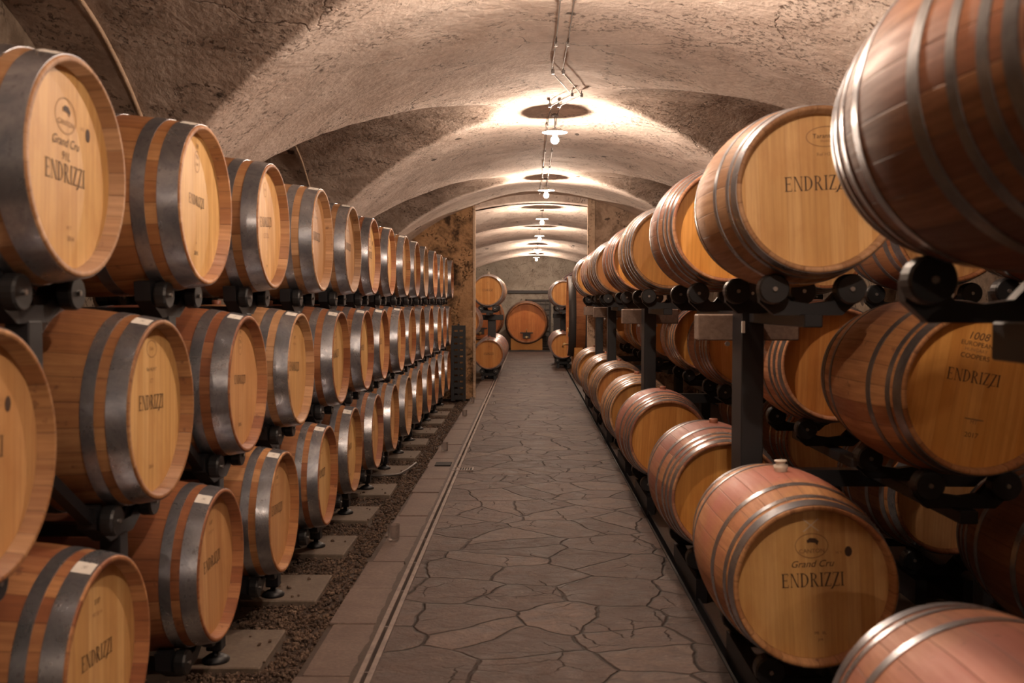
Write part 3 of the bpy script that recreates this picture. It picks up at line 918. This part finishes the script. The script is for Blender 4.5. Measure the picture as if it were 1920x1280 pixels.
for code, z in (('t', ZT2), ('b', ZB2)):
    for i, y in enumerate(ry):
        if i > 4 : continue
        barrel((RX2, y + rr.uniform(-.05, .05), z), rr.uniform(-.02, .02), rr.uniform(-.2, .2),
               'shaded barrel by the right wall, %s from camera in the %s tier of back column' % (ORD[i], tn[code]),
               'back column of barrels by the right wall', style='close' if i % 2 else 'wide', tone='amber', mark='plain', head='head')

def roller_y(x, y, z, parent, r=.058):
    r_ = MB().lathe([(.02, -.035), (r*.9, -.035), (r, -.026), (r, .026), (r*.9, .035), (.02, .035)], 24, 'Y', smooth=False, c=(x, y, z))
    r_.lathe([(.009, -.043), (.009, -.035)], 8, 'Y', smooth=False, c=(x, y, z), mi=1)
    return put('roller', r_, [M['rubber'], M['bolt']], parent)
def cradle_right(xc, yb, z, parent):
    """cradle for one barrel centred at xc, yb with axis height z: two roller yokes"""
    zc = z - .328 - .058 + .024
    for s in (-1, 1):
        y = yb + s*.33
        m = MB()
        for q in (-1, 1):
            pts = [(0, -.10), (.13, -.10), (.185, -.05), (.19, .0), (.13, .02), (.07, -.045), (0, -.055)]
            v = [(xc+q*a, y+dy+.045, zc+b_) for dy in (-.012, .03) for a, b_ in pts]
            n = len(pts)
            f = [tuple(range(n)), tuple(range(2*n-1, n-1, -1))] + [(i, (i+1) % n, n+(i+1) % n, n+i) for i in range(n)]
            m.add(v, f, 0, False)
        c = put('yoke', m, M['iron'], parent)
        for q in (-1, 1): roller_y(xc+q*.145, y, zc, c)
first = True
for k, py in enumerate(posts):
    rk_ = empty('barrel_rack', (0, 0, 0))
    tag(rk_, 'black steel post rack with timber crosspiece, %s from camera along right of aisle' % ORD[k], 'rack', 'post racks on the right')
    put('post', MB().box((1.0, py-.11, 0), (1.105, py+.11, EYE-.03), .004), M['iron'], rk_)
    put('post', MB().box((2.2, py-.11, 0), (2.31, py+.11, EYE-.03), .004), M['iron'], rk_)
    if k == 1: put('sticker', MB().box((.998, py-.125, EYE-.14), (1.012, py-.111, EYE-.085)), M['paper'], rk_)
    put('crosspiece', MB().box((.83, py+.112, EYE-.185), (1.33, py+.22, EYE-.055), .006), M['timber'], rk_)
    put('crosspiece', MB().box((2.0, py+.112, EYE-.185), (2.5, py+.22, EYE-.055), .006), M['timber'], rk_)
    put('cross_beam', MB().box((1.105, py-.04, ZM2-.55), (2.2, py+.04, ZM2-.47)), M['iron'], rk_)
    near = [y for y in ry if min(posts, key=lambda p: abs(p-y)) == py]
    y0 = min(near)-.37; y1 = max(near)+.37
    assert near
    y0 = min(y0, py-.1); y1 = max(y1, py+.22)
    if k == 0: y1 = 2.25
    for xa, z in ((RX1, ZT2-.362-.095), (RX2, ZT2-.362-.095), (RXM, ZM2-.362-.095)):
        put('arm', MB().box((xa-.035, y0, z-(.085 if k == 0 and z > 1.4 else .05)), (xa+.035, y1, z), .004), M['iron'], rk_)
    for yb in near:
        cradle_right(RX1, yb, ZT2, rk_); cradle_right(RXM, yb, ZM2, rk_)
        if yb in ry[:5]: cradle_right(RX2, yb, ZT2, rk_)
    # bolts at the crosspiece
    bl = MB()
    for (bx, bz) in ((.975, EYE-.20), (1.13, EYE-.20)):
        bl.lathe([(.012, py+.095), (.012, py+.112)], 8, 'Y', smooth=False, c=(bx, 0, bz))
    put('bolt', bl, M['bolt'], rk_)
# bottom supports on the floor
for k, yb in enumerate(ry):
    fr_ = empty('floor_cradle', (0, 0, 0))
    tag(fr_, 'black roller cradle on the floor under right bottom barrel, %s from camera' % ORD[k], 'cradle', 'floor cradles of the right rack')
    for xa in ((RX1, RX2) if k < 5 else (RX1,)):
        cradle_right(xa, yb, ZB2, fr_)
        put('base_rail', MB().box((xa-.16, yb-.42, -.02), (xa-.10, yb+.42, ZB2-.362-.095)), M['iron'], fr_)
        put('base_rail', MB().box((xa+.10, yb-.42, -.02), (xa+.16, yb+.42, ZB2-.362-.095)), M['iron'], fr_)

# ------------------------------------------------------------------ beyond the cross wall
fb = [
 (-.86, 20.9, ZT-.12, 'tan', 'mid', 'nearest upper', 'left'), (-.86, 22.2, ZT-.12, 'tan', 'plain', 'second upper', 'left'),
 (-.86, 21.4, ZB-.02, 'wine', 'mid', 'nearest lower', 'left'), (-.86, 22.8, ZB-.02, 'wine', 'plain', 'second lower', 'left'), (-.86, 24.1, ZB-.02, 'wine', 'plain', 'third lower', 'left'),
 (-1.3, 20.2, ZM, 'wine', 'plain', 'nearest middle', 'left'),
 (.84, 25.2, ZT-.14, 'tan', 'plain', 'nearest upper', 'right'), (.84, 26.8, ZT-.14, 'wine', 'plain', 'second upper', 'right'),
 (.84, 25.2, ZB, 'wine', 'plain', 'nearest lower', 'right'), (.84, 26.8, ZB, 'wine', 'plain', 'second lower', 'right'),
 (1.55, 18.9, ZM, 'wine', 'plain', 'nearest middle', 'right'),
]
for (x, y, z, tone, mark, w_, side) in fb:
    barrel((x, y, z), 0, 0, '%s barrel beyond the cross wall, %s one on the %s of the path' % (tl[tone], w_, side),
           'barrels beyond the cross wall', style='thin' if tone == 'tan' else 'close', tone=tone, mark=mark, head='head_orange' if side == 'left' or True else 'head', bung='silicone' if w_ == 'nearest upper' else 'wood')
def far_rack(x, py, ys, zt, zb, xm, label):
    r_ = empty('barrel_rack', (0, 0, 0)); tag(r_, label, 'rack')
    put('post', MB().box((x-.04, py-.1, 0), (x+.13, py+.1, zt-.50), .004), M['iron'], r_)
    put('arm', MB().box((x-.035, min(ys)-.4, zt-.507), (x+.035, max(ys)+.4, zt-.457), .004), M['iron'], r_)
    put('crosspiece', MB().box((x-.24, py-.16, zt-.62), (x+.3, py-.10, zt-.507), .004), M['iron'], r_)
    for y in ys: cradle_right(x, y, zt, r_)
    if xm:
        put('arm', MB().box((xm-.035, min(ys)-1.1, ZM-.507), (xm+.035, max(ys), ZM-.457), .004), M['iron'], r_)
        put('post', MB().box((xm-.04, py-.1, 0), (xm+.04, py+.1, ZM-.507), .004), M['iron'], r_)
        cradle_right(xm, min(ys)-.7, ZM, r_)
    return r_
far_rack(-.86, 21.55, [20.9, 22.2], ZT-.12, ZB, -1.3, 'black post rack beyond the cross wall on the left of the path')
far_rack(.84, 26.0, [25.2, 26.8], ZT-.14, ZB, None, 'black post rack beyond the tall cask on the right of the path')
r_ = empty('barrel_rack', (0, 0, 0)); tag(r_, 'black rack holding the barrel just behind the right pier', 'rack')
put('post', MB().box((1.5, 18.8, 0), (1.6, 19.0, ZM-.45), .004), M['iron'], r_); cradle_right(1.55, 18.9, ZM, r_)
for (x, ys, zz, lab) in ((-.86, (21.4, 22.8, 24.1), ZB-.02, 'black floor cradle under the lower barrels beyond the left pier'), (.84, (25.2, 26.8), ZB, 'black floor cradle under the lower barrels beyond the tall cask')):
    r_ = empty('floor_cradle', (0, 0, 0)); tag(r_, lab, 'cradle')
    for yb in ys:
        cradle_right(x, yb, zz, r_)
    for q in (-.16, .10):
        put('base_rail', MB().box((x+q, min(ys)-.42, -.0), (x+q+.06, max(ys)+.42, zz-.362-.095)), M['iron'], r_)

# large casks
def cask(name, loc, rz, R, RBg, Ln, label, hoops, mats=('cask', 'cask_head'), stand=True, tap=True):
    root = empty(name, (loc[0], loc[1], 0), rz); tag(root, label, 'cask')
    z0 = loc[2]
    def rd(t): return RBg - (RBg-R)*(abs(2*t/Ln))**2
    m = MB(); prof = [(rd(-Ln/2+Ln*i/16), -Ln/2+Ln*i/16) for i in range(17)]
    m.lathe([(.01, -Ln/2+.1), (R-.06, -Ln/2+.1), (R-.05, -Ln/2)] + prof + [(R-.05, Ln/2), (R-.06, Ln/2-.1), (.01, Ln/2-.1)], 64, 'Y', caps=False)
    put('body', m, M[mats[0]], root, (0, 0, z0))
    m = MB(); m.lathe([(.001, -Ln/2+.07), (R-.05, -Ln/2+.07), (R-.05, -Ln/2+.1)], 48, 'Y', smooth=False, caps=False)
    put('head', m, M[mats[1]], root, (0, 0, z0))
    for (a, b_) in hoops:
        for s in (-1, 1):
            t0, t1 = sorted((s*(Ln/2-a), s*(Ln/2-b_)))
            m = MB(); m.lathe([(rd(t0), t0), (rd(t0)+.006, t0), (rd(t1)+.006, t1), (rd(t1), t1)], 64, 'Y', closed=True)
            put('hoop', m, M['oldpaint'], root, (0, 0, z0))
    if tap:
        yf = -Ln/2+.07
        t = MB(); t.box((-R*.32, yf-.05, -R*.52), (R*.32, yf-.0, -R*.47)); t.box((-.13, yf-.03, -R*.78), (.13, yf, -R*.50), .01)
        put('door_clamp', t, M['oldpaint'], root, (0, 0, z0))
        t = MB(); t.tube([(0, yf, -R*.72), (0, yf-.16, -R*.72), (0, yf-.17, -R*.80)], .022, 10)
        t.tube([(0, yf-.03, -R*.5), (0, yf-.06, -R*.3)], .016, 8)
        t.lathe([(.03, yf-.05), (.045, yf-.04), (.045, yf-.02), (.03, yf)], 14, 'Y', c=(0, 0, -R*.72)); t.box((-.06, yf-.15, -R*.70), (.06, yf-.13, -R*.68))
        put('tap', t, M['brass'], root, (0, 0, z0))
    if stand:
        for s in (-1, 1):
            m = MB(); n = 20; hw = R*.78; yb = s*Ln*.36; tb = .09
            zf = 0
            v = []
            for dy in (-tb, tb):
                for i in range(n+1):
                    x = -hw+2*hw*i/n; rr_ = rd(yb)+.004
                    v.append((x, yb+dy, z0 - sqrt(max(.01, rr_*rr_-x*x)) if abs(x) < hw*.9 else z0-sqrt(max(.01, rr_*rr_-(hw*.9)**2))))
                for i in range(n+1):
                    x = -hw+2*hw*i/n; v.append((x, yb+dy, .0 if abs(x) > hw*.55 else .05))
            k = 2*(n+1); f = []
            for i in range(n):
                f += [(i, i+1, n+2+i, n+1+i), (k+i+1, k+i, k+n+1+i, k+n+2+i), (i, k+i, k+i+1, i+1), (n+1+i, n+2+i, k+n+2+i, k+n+1+i)]
            f += [(0, n+1, k+n+1, k), (n, k+n, k+2*n+1, 2*n+1)]
            m.add(v, f, 0, False)
            put('stand', m, M['block'], root)
    return root
cask('large_cask', (-.1, 34.0, .96), 0, .68, .74, 1.3, 'big dark-rimmed wooden cask with tap on orange blocks at the end of the aisle', [(.0, .07), (.16, .22), (.42, .48)])
cask('large_cask', (-1.62, 33.3, 1.15), 0, .72, .78, 1.4, 'brown wooden cask half hidden behind the far left post', [(.0, .06), (.18, .24)])
cask('large_cask', (1.62, 22.3, 1.33), -pi/2, .88, .95, 1.55, 'tall wooden cask with black hoops, its head to the aisle right side', [(.0, .16), (.36, .46), (.66, .74)])
cask('large_cask', (1.8, 34.3, 1.82), 0, .88, .93, 1.3, 'dark purple-brown cask against the end wall behind the right-hand barrels', [(.0, .05)], ('darkcask', 'darkcask'))

# end wall: barred iron gate and a horizontal pipe
gt = empty('window_1', (0, 0, 0)); gt['kind'] = 'structure'
m = MB(); gx0, gx1, gz0, gz1 = -.15, .75, .05, 1.75; yg = YE-.05
for x in (gx0, gx1-.05): m.box((x, yg-.04, gz0), (x+.05, yg+.04, gz1))
m.box((gx0, yg-.04, gz1-.05), (gx1, yg+.04, gz1)); m.box((gx0, yg-.04, gz0), (gx1, yg+.04, gz0+.05))
for i in range(1, 5): m.box((gx0+i*.18-.01, yg-.02, gz0), (gx0+i*.18+.01, yg+.0, gz1))
for i in range(1, 9): m.box((gx0, yg-.025, gz0+i*.19), (gx1, yg-.005, gz0+i*.19+.02))
put('window_frame', m, M['oldpaint'], gt)
put('window_back', MB().box((gx0, yg+.02, gz0), (gx1, yg+.045, gz1)), flat('sooty_grey', (.13, .115, .10), .8), gt)
b = MB().box((-.78, YE-.1, 1.97), (1.1, YE-.003, 2.07), .01); tag(put('wall_beam', b, M['oldpaint']), 'dark horizontal beam fixed on the end wall above the gate', 'beam')
b = MB().box((.85, YE-.12, .0), (1.7, YE-.004, 1.9), .01); tag(put('wall_cabinet', b, M['oldpaint']), 'dark cabinet standing at the end wall right of the large cask', 'cabinet')
b = MB().box((-.82, 33.2, .0), (.95, 33.26, .05)); put('trim_3', b, M['oldpaint'], kind='structure')

# ------------------------------------------------------------------ lamps
def lamp():
    root = empty('pendant_lamp', (0, 0, 0))
    m = MB(); m.lathe([(.004, .028), (.03, .026), (.062, .016), (.104, .0), (.112, -.004), (.112, -.008), (.10, -.004), (.06, .008), (.03, .012), (.004, .012)], 40, 'Z', caps=False)
    put('shade', m, M['enamel'], root)
    m = MB(); m.lathe([(.016, .03), (.02, .01), (.02, -.045), (.014, -.05)], 16, 'Z')
    put('socket', m, M['enamel'], root)
    m = MB(); m.lathe([(BR*sin(a)+.0001, -.072+BR*cos(a)) for a in [pi*i/12 for i in range(13)]], 20, 'Z', caps=False)
    put('bulb', m, M['bulb'], root)
    m = MB(); m.tube([(0, 0, .028), (0, 0, .15)], .004, 6); m.lathe([(.034, .135), (.03, .155), (.012, .16)], 16, 'Z')
    m.tube([(-.045, 0, .17), (-.012, 0, .145), (.012, 0, .145), (.03, 0, .17)], .003, 6)
    put('hanger', m, M['wire'], root)
    return root
l0 = lamp()
for i, y in enumerate(LAMP_Y):
    o = l0 if i == 0 else copy_tree(l0)
    o.location = (.5 if i == 1 else LAMP_X, y, EYE+1.50)
    lab = ['round white pendant lamp farthest behind the camera', 'round white pendant lamp above the nearest right barrel, over the frame', 'round lamp at the top edge of the picture, only its bulb in view',
           'largest round white disc lamp in full view under the vault', 'round disc lamp hanging just before the cross wall opening', 'first disc lamp beyond the cross wall', 'second disc lamp beyond the cross wall',
           'third disc lamp beyond the cross wall', 'last disc lamp, close to the end wall'][i]
    tag(o, lab, 'lamp', 'pendant lamps along the vault')

# two bare supply wires with clamps
def wire_path(dx):
    P = []
    y = 1.0
    for (yy, sh) in ((1.0, 0), (3.0, 0), (5.4, .0), (6.3, .0), (7.15, -.01), (7.95, .17), (8.35, .02), (8.8, .0), (11.0, 0), (12.2, 0), (13.3, 0), (14.6, 0), (16.5, 0)):
        P.append((.165+dx+sh, yy))
    out = []
    for (a, b_) in zip(P[:-1], P[1:]):
        n = max(2, int((b_[1]-a[1])/.3))
        for i in range(n):
            t = i/n; x = a[0]+(b_[0]-a[0])*t; y = a[1]+(b_[1]-a[1])*t
            out.append((x, y, min(ceil_h(x, y), ceil_h(XC, y)) - .035))
    out.append((P[-1][0], P[-1][1], ceil_h(P[-1][0], P[-1][1])-.035))
    return out
wr = empty('ceiling_wiring', (0, 0, 0)); tag(wr, 'pair of thin supply wires clipped along the crown of the vault', 'wiring')
for dx in (0, .075): put('wire', MB().tube(wire_path(dx), .0035, 6), M['wire'], wr)
for y in (2.4, 4.0, 5.4, 6.35, 7.15, 7.95, 8.35, 9.3, 10.8, 12.1, 13.0, 14.6, 16.2):
    for dx in (0, .075):
        sh = .17 if abs(y-7.95) < .1 else 0
        x = .165+dx+sh; z = ceil_h(x, y)
        m = MB().box((x-.011, y-.014, z-.05), (x+.011, y+.014, z-.022), .002); m.tube([(x, y, z-.03), (x, y, z+.03)], .004, 6)
        put('clamp', m, M['wire'], wr)

# conduits that run down over the side lunettes
for k, (lab, j) in enumerate((('pale cable run curving down the left vault above the nearest barrels', 4), ('pale cable run curving down the left vault above the fourth barrel', 5))):
    yc = 8.55 - 4.75 + 4.75*k
    pts = []
    for i in range(26):
        y = yc - .1 + 2.25*i/25
        pts.append((-2.2, y, ceil_h(-2.2, y, True)-.016))
    pts = [p for p in pts if p[2] > 2.0]
    tag(put('cable_run', MB().tube(pts, .012 if k == 0 else .01, 8), M['corner']), lab, 'cable')

# ------------------------------------------------------------------ drinking glasses left on the kerb, water pipe
def glass_mesh():
    m = MB(); m.lathe([(.001, .0), (.034, .0), (.037, .004), (.041, .098), (.0385, .098), (.0345, .012), (.001, .012)], 28, 'Z', caps=False)
    return m
gl = None
for i, (x, y, s) in enumerate(((-.93, 6.75, 1.05), (-.93, 10.85, .95), (-.93, 14.2, .9), (-.93, 16.1, .9))):
    if gl is None: o = gl = put('drinking_glass', glass_mesh(), M['glass'])
    else: o = gl.copy(); COL.objects.link(o)
    o.location = (x, y, .003); o.scale = (s, s, s)
    tag(o, 'clear glass tumbler standing on the kerb stones, %s from the camera' % ORD[i], 'glass', 'tumblers on the kerb')
pts = [(-1.55, 9.15, .02), (-1.3, 9.2, .02), (-1.22, 9.25, .02), (-1.17, 9.45, .03), (-1.12, 9.75, .045)]
tag(put('metal_pipe', MB().tube(pts, .012, 10), M['wire']), 'bent grey pipe lying on the gravel beside the left rack', 'pipe')
